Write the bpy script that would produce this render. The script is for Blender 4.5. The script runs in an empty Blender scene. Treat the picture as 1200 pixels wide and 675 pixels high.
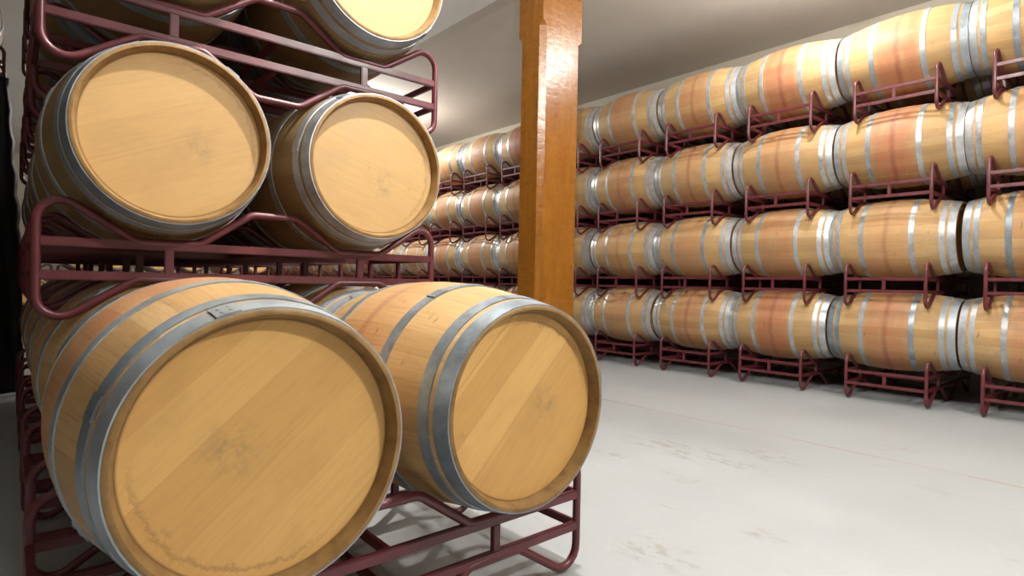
import bpy, bmesh, math, random
from mathutils import Vector, Matrix
random.seed(7)
PI = math.pi
S = bpy.context.scene
C = S.collection

# ---------------------------------------------------------------- helpers
def link(o, parent=None):
    C.objects.link(o)
    if parent is not None:
        o.parent = parent
    return o

def tag(o, label=None, cat=None, group=None, kind=None):
    if label: o['label'] = label
    if cat: o['category'] = cat
    if group: o['group'] = group
    if kind: o['kind'] = kind
    return o

def mesh_from(name, verts, faces, mats, smooth=True, midx=None, sharp=35):
    me = bpy.data.meshes.new(name)
    me.from_pydata(verts, [], faces)
    for m in (mats if isinstance(mats, (list, tuple)) else [mats]):
        me.materials.append(m)
    if midx:
        me.polygons.foreach_set('material_index', midx)
    bm = bmesh.new(); bm.from_mesh(me)
    bmesh.ops.recalc_face_normals(bm, faces=bm.faces)
    bm.to_mesh(me); bm.free()
    if smooth:
        me.polygons.foreach_set('use_smooth', [True] * len(me.polygons))
        me.set_sharp_from_angle(angle=math.radians(sharp))
    me.update()
    return me

def obj(name, me, parent=None, loc=(0, 0, 0)):
    o = bpy.data.objects.new(name, me)
    o.location = loc
    return link(o, parent)

def empty(name, loc, rz=0):
    o = bpy.data.objects.new(name, None)
    o.empty_display_size = 0.1
    o.location = loc; o.rotation_euler = (0, 0, rz)
    return link(o)

class MB:
    """collects simple shapes into one mesh"""
    def __init__(s): s.v = []; s.f = []; s.m = []
    def add(s, v, f, mi=0):
        b = len(s.v); s.v += v; s.f += [tuple(b + i for i in q) for q in f]; s.m += [mi] * len(f)
    def box(s, a, b, bev=0.0, mi=0):
        bm = bmesh.new()
        bmesh.ops.create_cube(bm, size=1)
        for v in bm.verts:
            v.co = Vector([a[i] + (v.co[i] + .5) * (b[i] - a[i]) for i in range(3)])
        if bev:
            bmesh.ops.bevel(bm, geom=bm.edges[:], offset=bev, segments=2, affect='EDGES')
        bm.verts.index_update()
        s.add([tuple(v.co) for v in bm.verts], [tuple(v.index for v in f.verts) for f in bm.faces], mi)
        bm.free()
    def sweep(s, pts, r, n=10, closed=False, up=(0, 1, 0), mi=0):
        """round tube along planar path (plane normal = up)"""
        up = Vector(up).normalized(); P = [Vector(p) for p in pts]; N = len(P)
        v = []
        for i, p in enumerate(P):
            if closed: t = (P[(i + 1) % N] - P[i - 1])
            else: t = P[min(i + 1, N - 1)] - P[max(i - 1, 0)]
            t.normalize(); side = t.cross(up).normalized()
            for k in range(n):
                a = 2 * PI * k / n
                v.append(tuple(p + side * (r * math.cos(a)) + up * (r * math.sin(a))))
        f = []
        for i in range(N if closed else N - 1):
            j = (i + 1) % N
            for k in range(n):
                l = (k + 1) % n
                f.append((i * n + k, i * n + l, j * n + l, j * n + k))
        if not closed:
            f.append(tuple(range(n))); f.append(tuple((N - 1) * n + k for k in reversed(range(n))))
        s.add(v, f, mi)
    def lathe(s, prof, n=64, closed=True, mi=0, a0=0, a1=2 * PI):
        """profile of (r, y) turned about the Y axis"""
        full = abs(a1 - a0 - 2 * PI) < 1e-6
        steps = n if full else n + 1
        v = []
        for i in range(steps):
            a = a0 + (a1 - a0) * i / n
            for r, y in prof:
                v.append((r * math.cos(a), y, r * math.sin(a)))
        m = len(prof); f = []
        for i in range(n):
            j = (i + 1) % steps
            for k in range(m if closed else m - 1):
                l = (k + 1) % m
                f.append((i * m + k, i * m + l, j * m + l, j * m + k))
        s.add(v, f, mi)
    def mesh(s, name, mats, **k):
        return mesh_from(name, s.v, s.f, mats, midx=s.m, **k)

def fillet(poly, rad, seg=7):
    """round the corners of a closed polygon of (x, z) points"""
    out = []; n = len(poly)
    for i in range(n):
        p = Vector(poly[i]); a = (Vector(poly[i - 1]) - p); b = (Vector(poly[(i + 1) % n]) - p)
        r = rad[i]
        ang = a.angle(b); la, lb = a.length, b.length
        d = min(r / math.tan(ang / 2), la * .49, lb * .49); r = d * math.tan(ang / 2)
        a.normalize(); b.normalize()
        c = p + (a + b).normalized() * (r / math.sin(ang / 2))
        s0 = p + a * d - c; s1 = p + b * d - c
        tot = s0.angle(s1)
        for k in range(seg + 1):
            t = k / seg
            q = (s0 * math.sin((1 - t) * tot) + s1 * math.sin(t * tot)) / math.sin(tot)
            out.append(c + q)
    return out

# ---------------------------------------------------------------- materials
class NT:
    def __init__(s, name):
        s.mat = bpy.data.materials.new(name); s.mat.use_nodes = True
        s.t = s.mat.node_tree; s.N = s.t.nodes; s.b = s.N['Principled BSDF']
    def n(s, typ, **k):
        x = s.N.new(typ)
        for a, b in k.items(): setattr(x, a, b)
        return x
    def l(s, a, b): s.t.links.new(a, b)
    def put(s, sock, val):
        if isinstance(val, bpy.types.NodeSocket): s.l(val, sock)
        else: sock.default_value = val
    def math(s, op, a, b=0.0, c=None, clamp=False):
        x = s.n('ShaderNodeMath', operation=op, use_clamp=clamp)
        s.put(x.inputs[0], a); s.put(x.inputs[1], b)
        if c is not None: s.put(x.inputs[2], c)
        return x.outputs[0]
    def mix(s, fac, a, b, mode='MIX'):
        x = s.n('ShaderNodeMix', data_type='RGBA', blend_type=mode)
        s.put(x.inputs[0], fac)
        for i, q in ((6, a), (7, b)):
            if isinstance(q, tuple): q = (*q, 1) if len(q) == 3 else q
            s.put(x.inputs[i], q)
        return x.outputs[2]
    def ramp(s, f, pts, interp='LINEAR'):
        x = s.n('ShaderNodeValToRGB'); r = x.color_ramp; r.interpolation = interp
        while len(r.elements) < len(pts): r.elements.new(.5)
        for e, (p, c) in zip(r.elements, pts):
            e.position = p
            e.color = (c, c, c, 1) if isinstance(c, (int, float)) else (*c, 1)
        s.put(x.inputs[0], f)
        return x.outputs[0]
    def obj(s): return s.n('ShaderNodeTexCoord').outputs['Object']
    def rnd(s): return s.n('ShaderNodeObjectInfo').outputs['Random']
    def xyz(s, v):
        x = s.n('ShaderNodeSeparateXYZ'); s.l(v, x.inputs[0]); return x.outputs
    def comb(s, a, b, c):
        x = s.n('ShaderNodeCombineXYZ')
        for i, q in enumerate((a, b, c)): s.put(x.inputs[i], q)
        return x.outputs[0]
    def noise(s, v, scale, detail=3, rough=.55, dist=0, dim='3D', w=None):
        x = s.n('ShaderNodeTexNoise', noise_dimensions=dim)
        s.put(x.inputs['Vector'], v); s.put(x.inputs['Scale'], scale)
        s.put(x.inputs['Detail'], detail); s.put(x.inputs['Roughness'], rough); s.put(x.inputs['Distortion'], dist)
        if w is not None: s.put(x.inputs['W'], w)
        return x.outputs[0]
    def white(s, a, b):
        x = s.n('ShaderNodeTexWhiteNoise', noise_dimensions='2D')
        s.l(s.comb(a, b, 0.0), x.inputs['Vector']); return x.outputs[0]
    def bump(s, h, strength=.3, dist=.002):
        x = s.n('ShaderNodeBump'); s.put(x.inputs['Height'], h)
        x.inputs['Strength'].default_value = strength; x.inputs['Distance'].default_value = dist
        s.l(x.outputs[0], s.b.inputs['Normal'])
    def done(s, col, rough=.5, metal=0.0, spec=.5):
        s.put(s.b.inputs['Base Color'], (*col, 1) if isinstance(col, tuple) else col)
        s.put(s.b.inputs['Roughness'], rough); s.put(s.b.inputs['Metallic'], metal)
        s.b.inputs['Specular IOR Level'].default_value = spec
        return s.mat

def mat_staves(stain=.75, name='oak_staves', tone=1.0):
    m = NT(name); o = m.obj(); x, y, z = m.xyz(o); r = m.rnd()
    ang = m.math('ARCTAN2', z, x)
    a = m.math('MULTIPLY', m.math('ADD', ang, PI), 30 / (2 * PI))
    a = m.math('ADD', a, m.math('MULTIPLY', m.noise(m.comb(m.math('FLOOR', a), 0.0, m.math('MULTIPLY', r, 50)), 3.1), .5))
    idx = m.math('FLOOR', a); fr = m.math('FRACT', a)
    tone_n = m.white(idx, m.math('MULTIPLY', r, 91))
    base = m.ramp(tone_n, [(0, (.375 * tone, .220 * tone, .090 * tone)), (.5, (.43 * tone, .265 * tone, .112 * tone)), (1, (.49 * tone, .318 * tone, .142 * tone))])
    # grain along the stave
    gv = m.comb(m.math('MULTIPLY', a, 3.0), m.math('MULTIPLY', y, 2.2), m.math('MULTIPLY', r, 40))
    g = m.noise(gv, 3.2, 6, .65)
    base = m.mix(.55, base, m.ramp(g, [(.25, .52), (.5, .95), (.8, 1.15)]), 'MULTIPLY')
    # wine staining round the bilge, between the bilge hoops
    ay = m.math('ABSOLUTE', y)
    zone = m.math('SMOOTH_MIN', 1.0, m.math('MULTIPLY', m.math('SUBTRACT', .19, ay), 14, clamp=True), .1)
    blot = m.ramp(m.noise(m.comb(m.math('MULTIPLY', y, 7), m.math('MULTIPLY', ang, .9), m.math('MULTIPLY', r, 77)), 1.6, 4, .6), [(.22, 0.15), (.50, 1.0)])
    amt = m.math('MULTIPLY', m.math('MULTIPLY', zone, blot), m.math('ADD', m.math('MULTIPLY', m.white(m.math('MULTIPLY', r, 333), 3.0), stain * .65), stain * .40))
    base = m.mix(m.math('MULTIPLY', amt, .95), base, m.mix(.72, base, (.37, .09, .05)))
    # spill running round the belly under the bung
    wob = m.math('MULTIPLY', m.math('SUBTRACT', m.noise(m.comb(ang, m.math('MULTIPLY', r, 31), 0.0), 1.8, 3), .5), .05)
    drip = m.ramp(m.math('ABSOLUTE', m.math('ADD', y, wob)), [(.006, 1.0), (.03, 0.0)])
    keep = m.math('GREATER_THAN', m.white(m.math('MULTIPLY', r, 571), 8.0), .35)
    base = m.mix(m.math('MULTIPLY', m.math('MULTIPLY', drip, keep), stain * .55), base, (.20, .045, .04))
    # scuffs and black ticks
    tk = m.noise(m.comb(m.math('MULTIPLY', a, .30), m.math('MULTIPLY', y, 13), m.math('MULTIPLY', r, 12)), 3.0, 5, .72)
    base = m.mix(m.ramp(tk, [(.635, 0.0), (.69, .75)]), base, (.09, .05, .03))
    gr = m.noise(m.comb(x, m.math('ADD', y, m.math('MULTIPLY', r, 9)), z), 5, 4, .6)
    base = m.mix(m.ramp(gr, [(.45, 0.0), (.75, .45)]), base, (.30, .22, .13))
    seam = m.math('MINIMUM', fr, m.math('SUBTRACT', 1.0, fr))
    base = m.mix(m.ramp(seam, [(.01, .16), (.04, 0.0)]), base, (.16, .09, .04))
    m.bump(m.math('ADD', m.ramp(seam, [(0, 0.0), (.06, 1.0)]), m.math('MULTIPLY', g, .5)), .09, .0012)
    return m.done(base, m.ramp(g, [(.3, .62), (.8, .48)]), 0, .35)

def mat_head(name, tone=(1, 1, 1), contrast=1.0, mottled=False, w=.108):
    m = NT(name); o = m.obj(); x, y, z = m.xyz(o); r = m.rnd()
    a = m.math('DIVIDE', m.math('ADD', z, m.math('ADD', .5, m.math('MULTIPLY', r, .09))), w)
    a = m.math('ADD', a, m.math('MULTIPLY', m.math('SINE', m.math('MULTIPLY', m.math('FLOOR', a), 2.3)), .12))
    idx = m.math('FLOOR', a); fr = m.math('FRACT', a)
    t = m.white(idx, m.math('MULTIPLY', r, 47))
    A = tuple(p * q for p, q in zip((.56, .315, .098), tone)); B = tuple(p * q for p, q in zip((.70, .425, .150), tone)); M = tuple((p + q) / 2 for p, q in zip(A, B))
    lo = tuple(c + (p - c) * contrast for p, c in zip(A, M)); hi = tuple(c + (p - c) * contrast for p, c in zip(B, M))
    base = m.mix(t, lo, hi)
    g = m.noise(m.comb(m.math('MULTIPLY', x, 2.0), m.math('MULTIPLY', r, 20), m.math('MULTIPLY', z, 26)), 4.0, 6, .62, .3)
    base = m.mix(.42, base, m.ramp(g, [(.3, .80), (.55, 1.0), (.8, 1.08)]), 'MULTIPLY')
    cl = m.noise(m.comb(x, m.math('MULTIPLY', r, 30), z), 4.5, 4, .6)
    base = m.mix(m.ramp(cl, [(.5, 0.0), (.75, .5)]), base, tuple(c * .80 for c in lo))
    if mottled:
        sp = m.ramp(m.noise(m.comb(x, m.math('MULTIPLY', r, 13), z), 9, 2, .5), [(.52, 0.0), (.68, .28)])
        base = m.mix(sp, base, (.40, .29, .17))
    # tide mark close to the croze on one side
    rad = m.math('SQRT', m.math('ADD', m.math('MULTIPLY', x, x), m.math('MULTIPLY', z, z)))
    wv = m.math('MULTIPLY', m.math('SUBTRACT', m.noise(o, 30, 5, .8), .5), .055)
    ring = m.ramp(m.math('ABSOLUTE', m.math('SUBTRACT', m.math('ADD', rad, wv), .238)), [(.001, 1.0), (.006, 0.0)])
    side = m.ramp(m.math('ADD', x, m.math('MULTIPLY', z, .3)), [(.10, 0.0), (.2, 1.0)])
    base = m.mix(m.math('MULTIPLY', m.math('MULTIPLY', ring, side), .55), base, (.26, .14, .06))
    edge = m.ramp(rad, [(.2585, 0.0), (.2625, .9)])
    base = m.mix(edge, base, (.16, .085, .035))
    sx = m.math('SUBTRACT', x, .05); sz = m.math('ADD', z, .055)
    sd = m.math('SQRT', m.math('ADD', m.math('MULTIPLY', sx, sx), m.math('MULTIPLY', sz, sz)))
    sm = m.math('MULTIPLY', m.ramp(sd, [(.02, 1.0), (.075, 0.0)]), m.ramp(m.noise(o, 24, 4, .7), [(.42, 0.0), (.62, .6)]))
    base = m.mix(sm, base, (.26, .19, .10))
    knot = m.noise(m.comb(x, m.math('MULTIPLY', r, 61), z), 13, 3, .6)
    base = m.mix(m.ramp(knot, [(.70, 0.0), (.78, .5)]), base, (.30, .18, .08))
    seam = m.math('MINIMUM', fr, m.math('SUBTRACT', 1.0, fr))
    base = m.mix(m.ramp(seam, [(.004, .16), (.016, 0.0)]), base, (.25, .13, .05))
    m.bump(g, .12, .001)
    return m.done(base, .48, 0, .4)

def mat_steel(name, col=(.50, .53, .56), metal=.55):
    m = NT(name); o = m.obj(); r = m.rnd()
    n1 = m.noise(o, 14, 5, .7); n2 = m.noise(o, 60, 3, .6)
    c = m.mix(m.ramp(n1, [(.35, 0.0), (.7, 1.0)]), tuple(k * .58 for k in col), tuple(min(1, k * 1.1) for k in col))
    c = m.mix(m.ramp(r, [(0, 0.0), (1, .35)]), c, (.72, .74, .74))
    c = m.mix(m.ramp(n2, [(.62, 0.0), (.75, .35)]), c, (.20, .20, .19))
    m.bump(n2, .08, .0008)
    return m.done(c, m.ramp(n1, [(.3, .30), (.7, .48)]), metal, .5)

def mat_paint():
    m = NT('maroon_paint'); o = m.obj()
    n1 = m.noise(o, 9, 4, .6); n2 = m.noise(o, 70, 3, .6)
    c = m.mix(m.ramp(n1, [(.35, 0.0), (.7, 1.0)]), (.088, .014, .019), (.130, .023, .030))
    c = m.mix(m.ramp(n2, [(.72, 0.0), (.80, .5)]), c, (.30, .17, .15))
    m.bump(n2, .05, .0006)
    return m.done(c, m.ramp(n1, [(.3, .30), (.7, .42)]), 0, .55)

def mat_floor():
    m = NT('sealed_concrete'); o = m.obj(); x, y, z = m.xyz(o)
    big = m.noise(o, .8, 5, .6); fine = m.noise(o, 30, 4, .65)
    c = m.mix(m.ramp(big, [(.35, 0.0), (.65, 1.0)]), (.335, .35, .36), (.37, .385, .395))
    c = m.mix(.25, c, m.ramp(fine, [(.3, .85), (.7, 1.05)]), 'MULTIPLY')
    # scuffed brown patches drawn out along the aisle
    pv = m.comb(m.math('MULTIPLY', x, 2.2), m.math('MULTIPLY', y, 1.0), 3.7)
    p1 = m.noise(pv, 2.1, 6, .68, .4)
    brk = m.noise(o, 16, 4, .7)
    pm = m.math('MULTIPLY', m.ramp(p1, [(.60, 0.0), (.68, 1.0)]), m.ramp(brk, [(.42, 0.0), (.62, 1.0)]))
    c = m.mix(m.math('MULTIPLY', pm, .55), c, (.26, .23, .17))
    # worn spots in the aisle
    for px, py, sx, sy in ((2.95, 1.85, .18, .55), (2.55, 2.15, .08, .35), (3.25, 1.55, .10, .30), (1.75, 1.22, .14, .22), (1.95, 1.75, .08, .16), (1.55, .95, .16, .12), (2.2, 1.05, .06, .12)):
        d = m.math('ADD', m.math('POWER', m.math('DIVIDE', m.math('ABSOLUTE', m.math('SUBTRACT', x, px)), sx), 2.0), m.math('POWER', m.math('DIVIDE', m.math('ABSOLUTE', m.math('SUBTRACT', y, py)), sy), 2.0))
        k = m.math('MULTIPLY', m.ramp(d, [(0, 1.0), (1.0, 0.0)]), m.ramp(m.noise(m.comb(m.math('MULTIPLY', x, 2.0), y, .3), 9, 5, .7), [(.5, 0.0), (.6, .62)]))
        c = m.mix(k, c, (.22, .20, .15))
    wear = m.noise(m.comb(m.math('MULTIPLY', x, 5), y, 0.0), 1.3, 5, .6)
    c = m.mix(m.ramp(wear, [(.5, 0.0), (.8, .30)]), c, (.34, .35, .35))
    m.bump(fine, .06, .001)
    return m.done(c, m.ramp(big, [(.3, .36), (.7, .5)]), 0, .45)

def mat_plaster(name, col):
    m = NT(name); o = m.obj()
    n1 = m.noise(o, .7, 5, .6); n2 = m.noise(o, 40, 3, .6)
    c = m.mix(m.ramp(n1, [(.35, 0.0), (.7, 1.0)]), tuple(k * .93 for k in col), col)
    m.bump(n2, .08, .002)
    return m.done(c, .85, 0, .25)

def mat_post():
    m = NT('varnished_timber'); o = m.obj(); x, y, z = m.xyz(o)
    g = m.noise(m.comb(m.math('MULTIPLY', x, 16), m.math('MULTIPLY', y, 16), m.math('MULTIPLY', z, .8)), 2.2, 7, .65, .6)
    c = m.ramp(g, [(.25, (.155, .050, .003)), (.5, (.225, .080, .005)), (.75, (.30, .118, .009))])
    k = m.noise(m.comb(x, y, m.math('MULTIPLY', z, .3)), 9, 4, .6)
    c = m.mix(m.ramp(k, [(.6, 0.0), (.8, .2)]), c, (.12, .04, .005))
    chip = m.noise(m.comb(m.math('MULTIPLY', x, 1.0), y, m.math('MULTIPLY', z, 2.0)), 11, 3, .6)
    c = m.mix(m.ramp(chip, [(.735, 0.0), (.75, .7)]), c, (.62, .50, .34))
    dent = m.noise(m.comb(m.math('MULTIPLY', x, .5), m.math('MULTIPLY', y, .5), z), 16, 4, .7)
    m.bump(m.math('ADD', m.math('MULTIPLY', g, .3), dent), .6, .005)
    return m.done(c, m.ramp(dent, [(.3, .22), (.7, .36)]), 0, .5)

M_STAVE = mat_staves(.85)
M_STAVE_L = mat_staves(.65, 'oak_staves_paler', 1.12)
M_STAVE_D = mat_staves(.15, 'oak_staves_shaded', .55)  # same oak with the shade of the left-hand stacks put into its colour
M_HEAD = mat_head('oak_head_warm', (1.02, 1.0, .98), .8)
M_HEADP = mat_head('oak_head_pale', (.78, .82, .96), .45)
M_HEADM = mat_head('oak_head_mottled', (.80, .87, 1.08), .18, True)
M_CHIME = NT('oak_chime_edge')
_g = M_CHIME.noise(M_CHIME.obj(), 22, 5, .6)
M_CHIME = M_CHIME.done(M_CHIME.ramp(_g, [(.3, (.19, .105, .036)), (.7, (.32, .19, .07))]), .55, 0, .35)
M_STEEL = mat_steel('galvanised_hoop')
M_STEEL_D = mat_steel('weathered_hoop', (.27, .335, .39), .45)
M_PAINT = mat_paint()
M_FLOOR = mat_floor()
M_CEIL = mat_plaster('ceiling_plaster', (.64, .60, .545))
M_CEILW = mat_plaster('ceiling_plaster_white', (.88, .88, .86))
M_WALL = mat_plaster('cream_plaster', (.37, .33, .265))
M_DARK = mat_plaster('dark_stone_wall', (.10, .085, .065))
M_POST = mat_post()

# ---------------------------------------------------------------- barrel
RB, RH, HL = .346, .285, .475
def br(y): return RB - (RB - RH) * (abs(y) / HL) ** 1.9
def stave_prof():
    ys = [-HL + 2 * HL * i / 28 for i in range(29)]
    P = [(br(y), y) for y in ys]
    P += [(.281, HL + .002), (.274, HL + .002), (.2635, HL - .032), (.2635, HL - .050),
          (.2635, -HL + .050), (.2635, -HL + .032), (.274, -HL - .002), (.281, -HL - .002)]
    return P
def staves_mesh(name, ms, n=72):
    b = MB(); P = stave_prof(); b.lathe(P, n)
    m = len(P)
    b.m = [1 if (k % m) >= 28 else 0 for k in range(len(b.f))]
    return b.mesh(name, [ms, M_CHIME], sharp=28)
def head_mesh(name, mat, sgn):
    b = MB(); b.lathe([(.001, -.009), (.2632, -.009), (.2632, .009), (.001, .009)], 64)
    return b.mesh(name, mat)
def hoop_mesh(name, y0, y1, mat, n=72, seed=0):
    b = MB(); t = .0035
    ys = [y0, (y0 + y1) / 2, y1]
    b.lathe([(br(y) + t, y) for y in ys] + [(br(y) - .001, y) for y in reversed(ys)], n)
    # riveted lap
    a = 2.2 + seed
    b.lathe([(br(y) + t + .003, y) for y in ys] + [(br(y) + t - .0005, y) for y in reversed(ys)], 4, a0=a, a1=a + .16)
    w = y1 - y0
    for fy in (.3, .7):
        for da in (.05, .11):
            y = y0 + fy * w; R = br(y) + t + .003
            c = Vector((R * math.cos(a + da), y, R * math.sin(a + da))); nrm = Vector((math.cos(a + da), 0, math.sin(a + da)))
            tx = Vector((-nrm.z, 0, nrm.x)); v = [tuple(c + nrm * .003)]
            for k in range(8):
                q = 2 * PI * k / 8; v.append(tuple(c + tx * (.005 * math.cos(q)) + Vector((0, .005 * math.sin(q), 0))))
            b.add(v, [(0, 1 + k, 1 + (k + 1) % 8) for k in range(8)])
    return b.mesh(name, mat)
HOOPS = [(.424, .474), (.368, .405), (.168, .206)]
ME = {'st': staves_mesh('staves', M_STAVE), 'stl': staves_mesh('staves_pale', M_STAVE_L), 'std': staves_mesh('staves_shaded', M_STAVE_D),
      'hw': head_mesh('head_warm', M_HEAD, 1), 'hp': head_mesh('head_pale', M_HEADP, 1), 'hm': head_mesh('head_mottled', M_HEADM, 1)}
for i, (a, b_) in enumerate(HOOPS):
    for s in (-1, 1):
        for k, mt in (('', M_STEEL), ('d', M_STEEL_D)):
            ME['h%d%d%s' % (i, s, k)] = hoop_mesh('hoop', min(a * s, b_ * s), max(a * s, b_ * s), mt, seed=i * .9 + (s > 0) * 1.7)
# one-piece version for barrels far down the room
def far_mesh():
    b = MB(); b.lathe(stave_prof(), 32); m = len(stave_prof())
    b.m = [1 if (k % m) >= 28 else 0 for k in range(len(b.f))]
    for (a, c) in HOOPS:
        for s in (-1, 1):
            y0, y1 = sorted((a * s, c * s))
            b.lathe([(br(y0) + .0035, y0), (br(y1) + .0035, y1), (br(y1) - .001, y1), (br(y0) - .001, y0)], 32, mi=2)
    for s in (-1, 1):
        y = s * (HL - .041)
        b.lathe([(.001, y - .009), (.2632, y - .009), (.2632, y + .009), (.001, y + .009)], 32, mi=3)
    return b.mesh('far_barrel', [M_STAVE, M_CHIME, M_STEEL, M_HEAD], sharp=28)
FAR = far_mesh()

def barrel_parts(st, hd, hoop):
    """list of (name, mesh, local position) for one barrel"""
    L = [('staves', ME[st], 0), ('barrel_head', ME[hd], -(HL - .041)), ('barrel_head', ME[hd], HL - .041)]
    for i in range(3):
        for s in (-1, 1): L.append(('hoop', ME['h%d%d%s' % (i, s, hoop)], 0))
    return L

def barrel(x, y, z, label, group=None, st='st', hd='hw', hoop='', roll=None, headroll=None, far=False):
    """x, y, z: middle of the barrel's axis"""
    roll = random.uniform(0, 2 * PI) if roll is None else roll
    if far:
        o = obj('wine_barrel', FAR, None, (x, y, z)); o.rotation_euler = (0, roll, 0)
        return tag(o, label, 'barrel', group)
    e = empty('wine_barrel', (x, y, z - RB)); tag(e, label, 'barrel', group)
    for n, me, yy in barrel_parts(st, hd, hoop):
        o = obj(n, me, e, (0, yy, RB))
        if n == 'barrel_head': o.rotation_euler = (0, headroll if headroll is not None else random.uniform(0, PI), 0)
        else: o.rotation_euler = (0, roll, 0)
    return e

# ---------------------------------------------------------------- rack
W, H, FS, TR = 1.431, .392, .593, .0135
AX = (.366, 1.066); ZC = .602        # barrel axes over the rack
def loop_pts():
    zc, zt = .258, .379
    top = [(TR, .428), (.272, zc), (.460, zc), (.632, zt), (W - .632, zt), (W - .460, zc), (W - .272, zc), (W - TR, .428)]
    rt = [.062, .05, .05, .06, .06, .05, .05, .062]
    bot = [(x, H - z) for x, z in reversed(top)]
    return fillet(top + bot, rt + rt[::-1])
def frame_mesh(n=12):
    b = MB(); b.sweep([(p[0], 0, p[1]) for p in loop_pts()], TR, n, closed=True); return b
LP = loop_pts()
ZR = (.247, .143)                    # upper and lower rail heights
def bx(a, c, bev=.003):
    b = MB(); b.box(a, c, bev); return b.mesh('bar', M_PAINT, sharp=40)
RACK = {
 'loop': frame_mesh().mesh('loop', M_PAINT, sharp=60),
 'rail': bx((.02, -.010, -.0145), (W - .02, .010, .0145)),
 'spacer': bx((-.014, -.009, -.040), (.014, .009, .040)),
 'side_rail': bx((-.009, .008, -.013), (.009, FS - .008, .013)),
 'side_spacer': bx((-.008, -.013, -.041), (.008, .013, .041)),
}
def far_rack():
    b = MB()
    for y in (0, FS):
        b.sweep([(p[0], y, p[1]) for p in LP], TR, 6, closed=True)
        for z in ZR: b.box((.02, y - .010, z - .0145), (W - .02, y + .010, z + .0145))
        for x in AX: b.box((x - .014, y - .009, ZR[1]), (x + .014, y + .009, ZR[0]))
    for x in (TR, W / 2, W - TR):
        for z in ZR: b.box((x - .009, 0, z - .013), (x + .009, FS, z + .013))
        b.box((x - .008, FS / 2 - .013, ZR[1]), (x + .008, FS / 2 + .013, ZR[0]))
    return b.mesh('far_rack', M_PAINT, sharp=60)
FARR = far_rack()
def rack(x, y, z, label, group=None, far=False):
    if far:
        return tag(obj('barrel_rack', FARR, None, (x, y, z)), label, 'barrel rack', group)
    e = empty('barrel_rack', (x, y, z)); tag(e, label, 'barrel rack', group)
    zm = sum(ZR) / 2
    for yy in (0, FS):
        f = obj('end_frame', RACK['loop'], e, (0, yy, 0))
        for zz in ZR: obj('rail', RACK['rail'], f, (0, 0, zz))
        for ax in AX: obj('spacer', RACK['spacer'], f, (ax, 0, zm))
    for xx in (TR, W / 2, W - TR):
        for zz in ZR: obj('side_rail', RACK['side_rail'], e, (xx, 0, zz))
        if xx != W / 2: obj('side_spacer', RACK['side_spacer'], e, (xx, FS / 2, zm))
    return e

HLV = .8022; P = .9595
LEVEL = ['bottom', 'second', 'third', 'top']
ORD = ['first', 'second', 'third', 'fourth', 'fifth', 'sixth', 'seventh', 'eighth', 'ninth', 'tenth', 'eleventh', 'twelfth']

# ---------------------------------------------------------------- left stack
YB, YU = 1.3233, 2.2654
rack(.0317, YB, 0, 'maroon tube rack on the floor in front, under the two nearest large barrels', 'racks of the left stack')
barrel(.4034, YB + .33, .602, 'largest nearest oak barrel with diagonal head planks, bottom left of the photo', 'barrels of the left stack', 'stl', 'hw', 'd', roll=.4, headroll=-.72 + PI)
barrel(1.1076, YB + .33, .602, 'big low oak barrel beside the nearest one, its head just left of the open floor', 'barrels of the left stack', 'stl', 'hw', 'd', roll=2.1, headroll=-.80)
for c in range(4):
    y0 = YU + c * P
    for lv in range(3):
        z0 = lv * HLV
        if c == 0:
            lab = ['maroon rack on the floor just behind the foremost rack, mostly hidden by the big barrels',
                   'maroon rack carrying the two middle barrels, above the nearest big barrels',
                   'maroon rack at top left carrying the two barrels cut by the upper edge'][lv]
        else:
            lab = 'maroon rack %s of the left stack, %s level, seen through gaps' % (['', 'second behind the front', 'third behind the front', 'at the back'][c], LEVEL[lv])
        rack(.0412 + .004 * lv, y0, z0, lab, 'racks of the left stack')
        for s in (0, 1):
            if c == 0:
                lab = [['dim oak barrel right behind the nearest big barrel, on the floor level', 'oak barrel with grey hoops right behind the big low barrel, under the middle rack'],
                       ['middle-level oak barrel at left with faint planks and a curved shadow on its head', 'middle-level oak barrel at right with a mottled spot at the centre of its pale head'],
                       ['top-level oak barrel at left, only its underside showing at the upper edge', 'top-level oak barrel with bright pale head cut by the upper edge, left of the post']][lv][s]
            else:
                lab = 'dark barrel deep in the left stack, %s column back, %s level, %s side' % (['', 'second', 'third', 'fourth'][c], LEVEL[lv], ['left', 'right'][s])
            x = (.4066, 1.1205)[s] if lv < 2 else (.4066, 1.119)[s]
            z = z0 + ZC
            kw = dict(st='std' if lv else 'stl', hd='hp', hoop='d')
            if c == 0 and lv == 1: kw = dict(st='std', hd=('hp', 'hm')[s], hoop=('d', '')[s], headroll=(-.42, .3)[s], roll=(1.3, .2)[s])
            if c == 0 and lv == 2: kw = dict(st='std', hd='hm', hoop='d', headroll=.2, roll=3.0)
            barrel(x, y0 + .33, z, lab, 'barrels of the left stack', **kw)

NX = (.102, .063, .008, -.035)
for c in range(4):                    # unseen top level, added to block light passing over the stack
    rack(.0532, YU + c * P, 3 * HLV, 'unseen maroon rack added as top level of the left stack, for shade', 'unseen top level added to the left stack', far=True)
    for s in (0, 1):
        barrel((.4066, 1.119)[s], YU + c * P + .33, 3 * HLV + ZC, 'unseen oak barrel added as top level of the left stack, for shade', 'unseen top level barrels added to the left stack', far=True)
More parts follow.
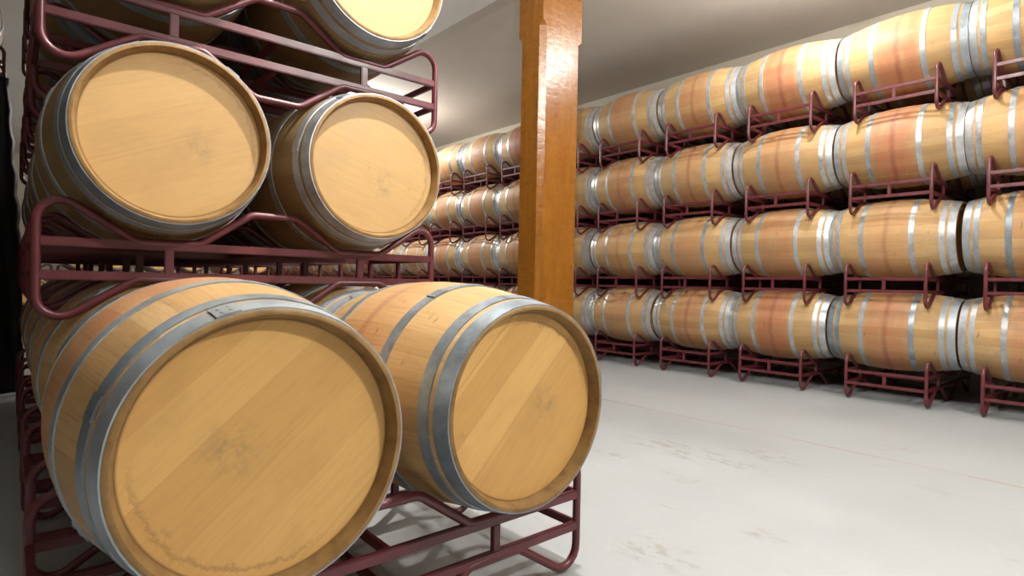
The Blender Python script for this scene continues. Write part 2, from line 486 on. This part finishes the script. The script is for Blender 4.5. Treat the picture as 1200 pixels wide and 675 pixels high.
# neighbouring stack further back on the left, only its edge shows
for c in range(3):
    for lv in range(4):
        nm = ORD[c]
        rack(NX[lv] - W, 6.26 + c * P, lv * HLV, 'dark maroon rack at the far left edge, %s level, %s column from the front' % (LEVEL[lv], nm), 'racks of the stack at the left edge')
        barrel(NX[lv] - W + AX[1], 6.26 + .3 + c * P, lv * HLV + ZC, 'dark barrel at the far left edge, %s level, %s column from the front' % (LEVEL[lv], nm), 'barrels of the stack at the left edge', st='std', hd='hw', hoop='d')
# black sheet added in front of that stack to make the left edge dark
def sheet():
    edge = [(0.02, .086), (.8, .082), (1.44, .058), (1.9, .022), (2.18, .0), (2.46, -.020)]
    nz, nx = 30, 60; v = []; f = []
    for i in range(nz + 1):
        z = .02 + (2.46 - .02) * i / nz
        for (z0, x0), (z1, x1) in zip(edge, edge[1:]):
            if z0 <= z <= z1 + 1e-6: xe = x0 + (x1 - x0) * (z - z0) / (z1 - z0)
        xe += .006 * math.sin(z * 23) + .004 * math.sin(z * 51 + 1)
        for k in range(nx + 1):
            t = k / nx; x = -1.5 + (xe + 1.5) * t
            v.append((x, .022 * math.sin(x * 19 + .4 * math.sin(z * 2)) + .008 * math.sin(x * 47 + z * 3), z))
    for i in range(nz):
        for k in range(nx): f.append((i * (nx + 1) + k, i * (nx + 1) + k + 1, (i + 1) * (nx + 1) + k + 1, (i + 1) * (nx + 1) + k))
    o = obj('darkening_sheet', mesh_from('sheet', v, f, NT('darkening_black').done((.006, .006, .007), .45, 0, .3), sharp=80), None, (0, 5.98, 0))
    md = o.modifiers.new('Solidify', 'SOLIDIFY'); md.thickness = .003
    tag(o, 'added black sheet darkening the far left edge beside the left stack', 'plastic sheet')
sheet()
for k in range(4):
    xk = -.72 + 1.52 * k
    for lv in range(2):
        nm = ['leftmost', 'second from the left', 'third from the left', 'rightmost'][k]
        rack(xk, 16.0, lv * HLV, 'tiny maroon rack across the far end of the room, %s level, %s' % (LEVEL[lv], nm), 'racks across the far end', far=True)
        for s in (0, 1):
            barrel(xk + AX[s], 16.3, lv * HLV + ZC, 'tiny barrel across the far end, %s level, rack %s, %s one' % (LEVEL[lv], nm.replace('second from the left', 'two').replace('third from the left', 'three'), ['left', 'right'][s]), 'barrels across the far end', far=True)

# ---------------------------------------------------------------- right-hand wall of barrels
XR, Y0 = 5.564, 1.3565
HO = ['', '', '', 'd']
for j in range(-1, 18):
    for lv in range(4):
        dx = (.0, .0, -.005, -.012)[lv]; dy = random.uniform(-.012, .012)
        yy = Y0 + j * P + dy - (.0, .0, .012, .03)[lv] ; z0 = lv * HLV
        row = LEVEL[lv] + ' row'
        if j <= 3:
            where = '%s of the barrel wall, %s from the right edge' % (row, ORD[j + 1])
            bl = 'stained oak barrel in the ' + where; rl = 'maroon rack in the ' + where
            far = False; g = None
        elif j == 4:
            bl = 'oak barrel in the %s, half hidden by the right side of the post' % row
            rl = 'maroon rack in the %s of the barrel wall, behind the wooden post' % row; far = False; g = None
        elif j <= 7:
            bl = 'distant oak barrel in the %s, %s one showing left of the wooden post' % (row, ORD[j - 5])
            rl = 'small distant maroon rack in the %s, %s one showing left of the wooden post' % (row, ORD[j - 5]); far = False
        else:
            bl = 'far barrel of the %s, glimpsed through the left stack rack' % row
            rl = 'far rack of the %s, glimpsed through the left stack rack' % row; far = True
        rack(XR + dx, yy, z0, rl, 'racks of the right-hand wall', far=j > 8)
        barrel(XR + dx + AX[0], yy + FS / 2 + random.uniform(-.014, .014), z0 + ZC, bl, 'barrels of the right-hand wall',
               st='stl' if random.random() < .35 else 'st', hd='hw', hoop='d' if random.random() < .2 else '', far=j > 8)
        if j <= 8:
            barrel(XR + dx + AX[1], yy + FS / 2, z0 + ZC, 'barrel hidden behind the %s of the right-hand wall, showing only in the gaps' % row, 'rear barrels of the right-hand wall', far=True)

# ---------------------------------------------------------------- post
YP = 3.6; PX0, PX1, PY0, PY1 = .946 * YP, 1.080 * YP, YP, YP * 1.086
CZ = 3.92
def post_mesh():
    b = MB(); ch = .045
    def ring(c):
        q = []
        cs = [(PX0, PY0, c[0]), (PX1, PY0, c[1]), (PX1, PY1, c[2]), (PX0, PY1, c[3])]
        sg = [((0, 1), (1, 0)), ((-1, 0), (0, 1)), ((0, -1), (-1, 0)), ((1, 0), (0, -1))]
        for (x, y, k), (u, w) in zip(cs, sg):
            q += [(x + u[0] * k, y + u[1] * k), (x + w[0] * k, y + w[1] * k)]
        return q
    e = .002
    zs = [(0, (ch,) * 4), (3.10, (ch,) * 4), (3.125, (ch, e, e, e)), (3.165, (ch, e, e, e)), (3.19, (ch * .5, e, e, e)), (3.20, (e,) * 4), (CZ, (e,) * 4)]
    v = []
    for z, c in zs: v += [(x - PX0, y - PY0, z) for x, y in ring(c)]
    n = 8; f = []
    for i in range(len(zs) - 1):
        for k in range(n): f.append((i * n + k, i * n + (k + 1) % n, (i + 1) * n + (k + 1) % n, (i + 1) * n + k))
    f.append(tuple(range(n))); f.append(tuple((len(zs) - 1) * n + k for k in range(n)))
    b.add(v, f); return b.mesh('post', M_POST, smooth=False)
tag(obj('timber_post', post_mesh(), None, (PX0, PY0, 0)), 'square varnished brown timber post standing in the aisle between the barrel stacks', 'post')

# ---------------------------------------------------------------- room
X0, X1, YN, YF = -1.9, 7.09, -5.0, 18.6
def slab(name, a, b, mat):
    m = MB(); m.box(a, b); o = obj(name, m.mesh(name, mat, smooth=False)); tag(o, kind='structure'); return o
XJ = 3.80
slab('floor', (X0 - .2, YN - .2, -.2), (X1 + .2, YF + .2, 0), M_FLOOR)
slab('ceiling', (XJ, YN - .2, CZ), (X1 + .2, YF + .2, CZ + .2), M_CEIL)
slab('ceiling', (X0 - .2, YN - .2, CZ - .03), (XJ, YF + .2, CZ + .2), M_CEILW)
slab('wall_right', (X1, YN - .2, 0), (X1 + .2, YF + .2, CZ), M_WALL)
slab('wall_left', (X0 - .2, YN - .2, 0), (X0, YF + .2, CZ - .03), M_DARK)
slab('wall_back', (X0, YF, 0), (X1, YF + .2, CZ - .03), M_WALL)
slab('wall_front', (X0, YN - .2, 0), (X1, YN, CZ - .03), M_WALL)
jm = NT('joint_sealant'); jc = jm.noise(jm.obj(), 3, 5, .7)
jm = jm.done(jm.ramp(jc, [(.30, (.40, .38, .35)), (.55, (.38, .275, .225))]), .7)
slab('trim_1', (3.745, YN, 0), (3.757, YF, .0012), jm)

# ---------------------------------------------------------------- lamps
M_SHADE = NT('lamp_enamel').done((.55, .55, .53), .4)
def lamp(x, y, z, power, size=.07, col=(1, .972, .92), label='', up=1.0):
    e = empty('ceiling_lamp', (x, y, z)); tag(e, label, 'lamp', 'lamps hanging from the ceiling')
    b = MB(); b.lathe([(.001, .11), (.03, .11), (.10, .09), (.10, .083), (.03, .10), (.001, .10)], 32, closed=True)
    o = obj('lamp_shade', b.mesh('shade', M_SHADE), e); o.rotation_euler = (PI / 2, 0, 0)
    s = MB(); s.sweep([(0, 0, .10), (0, 0, CZ - z - (.03 if x < XJ else 0))], .01, 8, up=(0, 1, 0)); obj('stem', s.mesh('stem', M_SHADE), e)
    L = bpy.data.lights.new('lamp_light', 'POINT'); L.shadow_soft_size = size; L.energy = power; L.color = col
    lo = bpy.data.objects.new('lamp_light', L); lo.location = (0, 0, 0); link(lo, e)
lamp(1.4, 1.35, 3.5, 560, size=.035, label='lamp hanging above the aisle in front of the left stack')
lamp(2.6, -1.3, 3.4, 570, label='lamp hanging behind the viewer')
lamp(5.05, 2.0, 3.67, 190, label='lamp hanging near the right-hand barrel wall')
lamp(4.6, 9.2, 3.66, 450, label='lamp hanging halfway down the room')
lamp(4.4, 14.2, 3.66, 420, label='lamp hanging near the far end of the room')

w = bpy.data.worlds.new('World'); S.world = w; w.use_nodes = True
w.node_tree.nodes['Background'].inputs[0].default_value = (.9, .95, 1, 1)
w.node_tree.nodes['Background'].inputs[1].default_value = .05

# ---------------------------------------------------------------- camera
cam = bpy.data.cameras.new('Camera'); co = link(bpy.data.objects.new('Camera', cam))
a, p, r, f, h = .7128, -.0065, .0194, 681.79, .9442
F = Vector((math.sin(a) * math.cos(p), math.cos(a) * math.cos(p), math.sin(p)))
R = Vector((math.cos(a), -math.sin(a), 0)); U = R.cross(F)
R2 = R * math.cos(r) + U * math.sin(r); U2 = -R * math.sin(r) + U * math.cos(r)
m = Matrix((R2, U2, -F)).transposed().to_4x4(); m.translation = (0, 0, h)
co.matrix_world = m
cam.sensor_width = 36; cam.sensor_fit = 'HORIZONTAL'; cam.lens = f / 1200 * 36; cam.clip_start = .02
S.camera = co
S.view_settings.view_transform = 'Standard'; S.view_settings.look = 'None'
S.view_settings.gamma = 1; S.view_settings.exposure = -.6; S.view_settings.use_curve_mapping = False
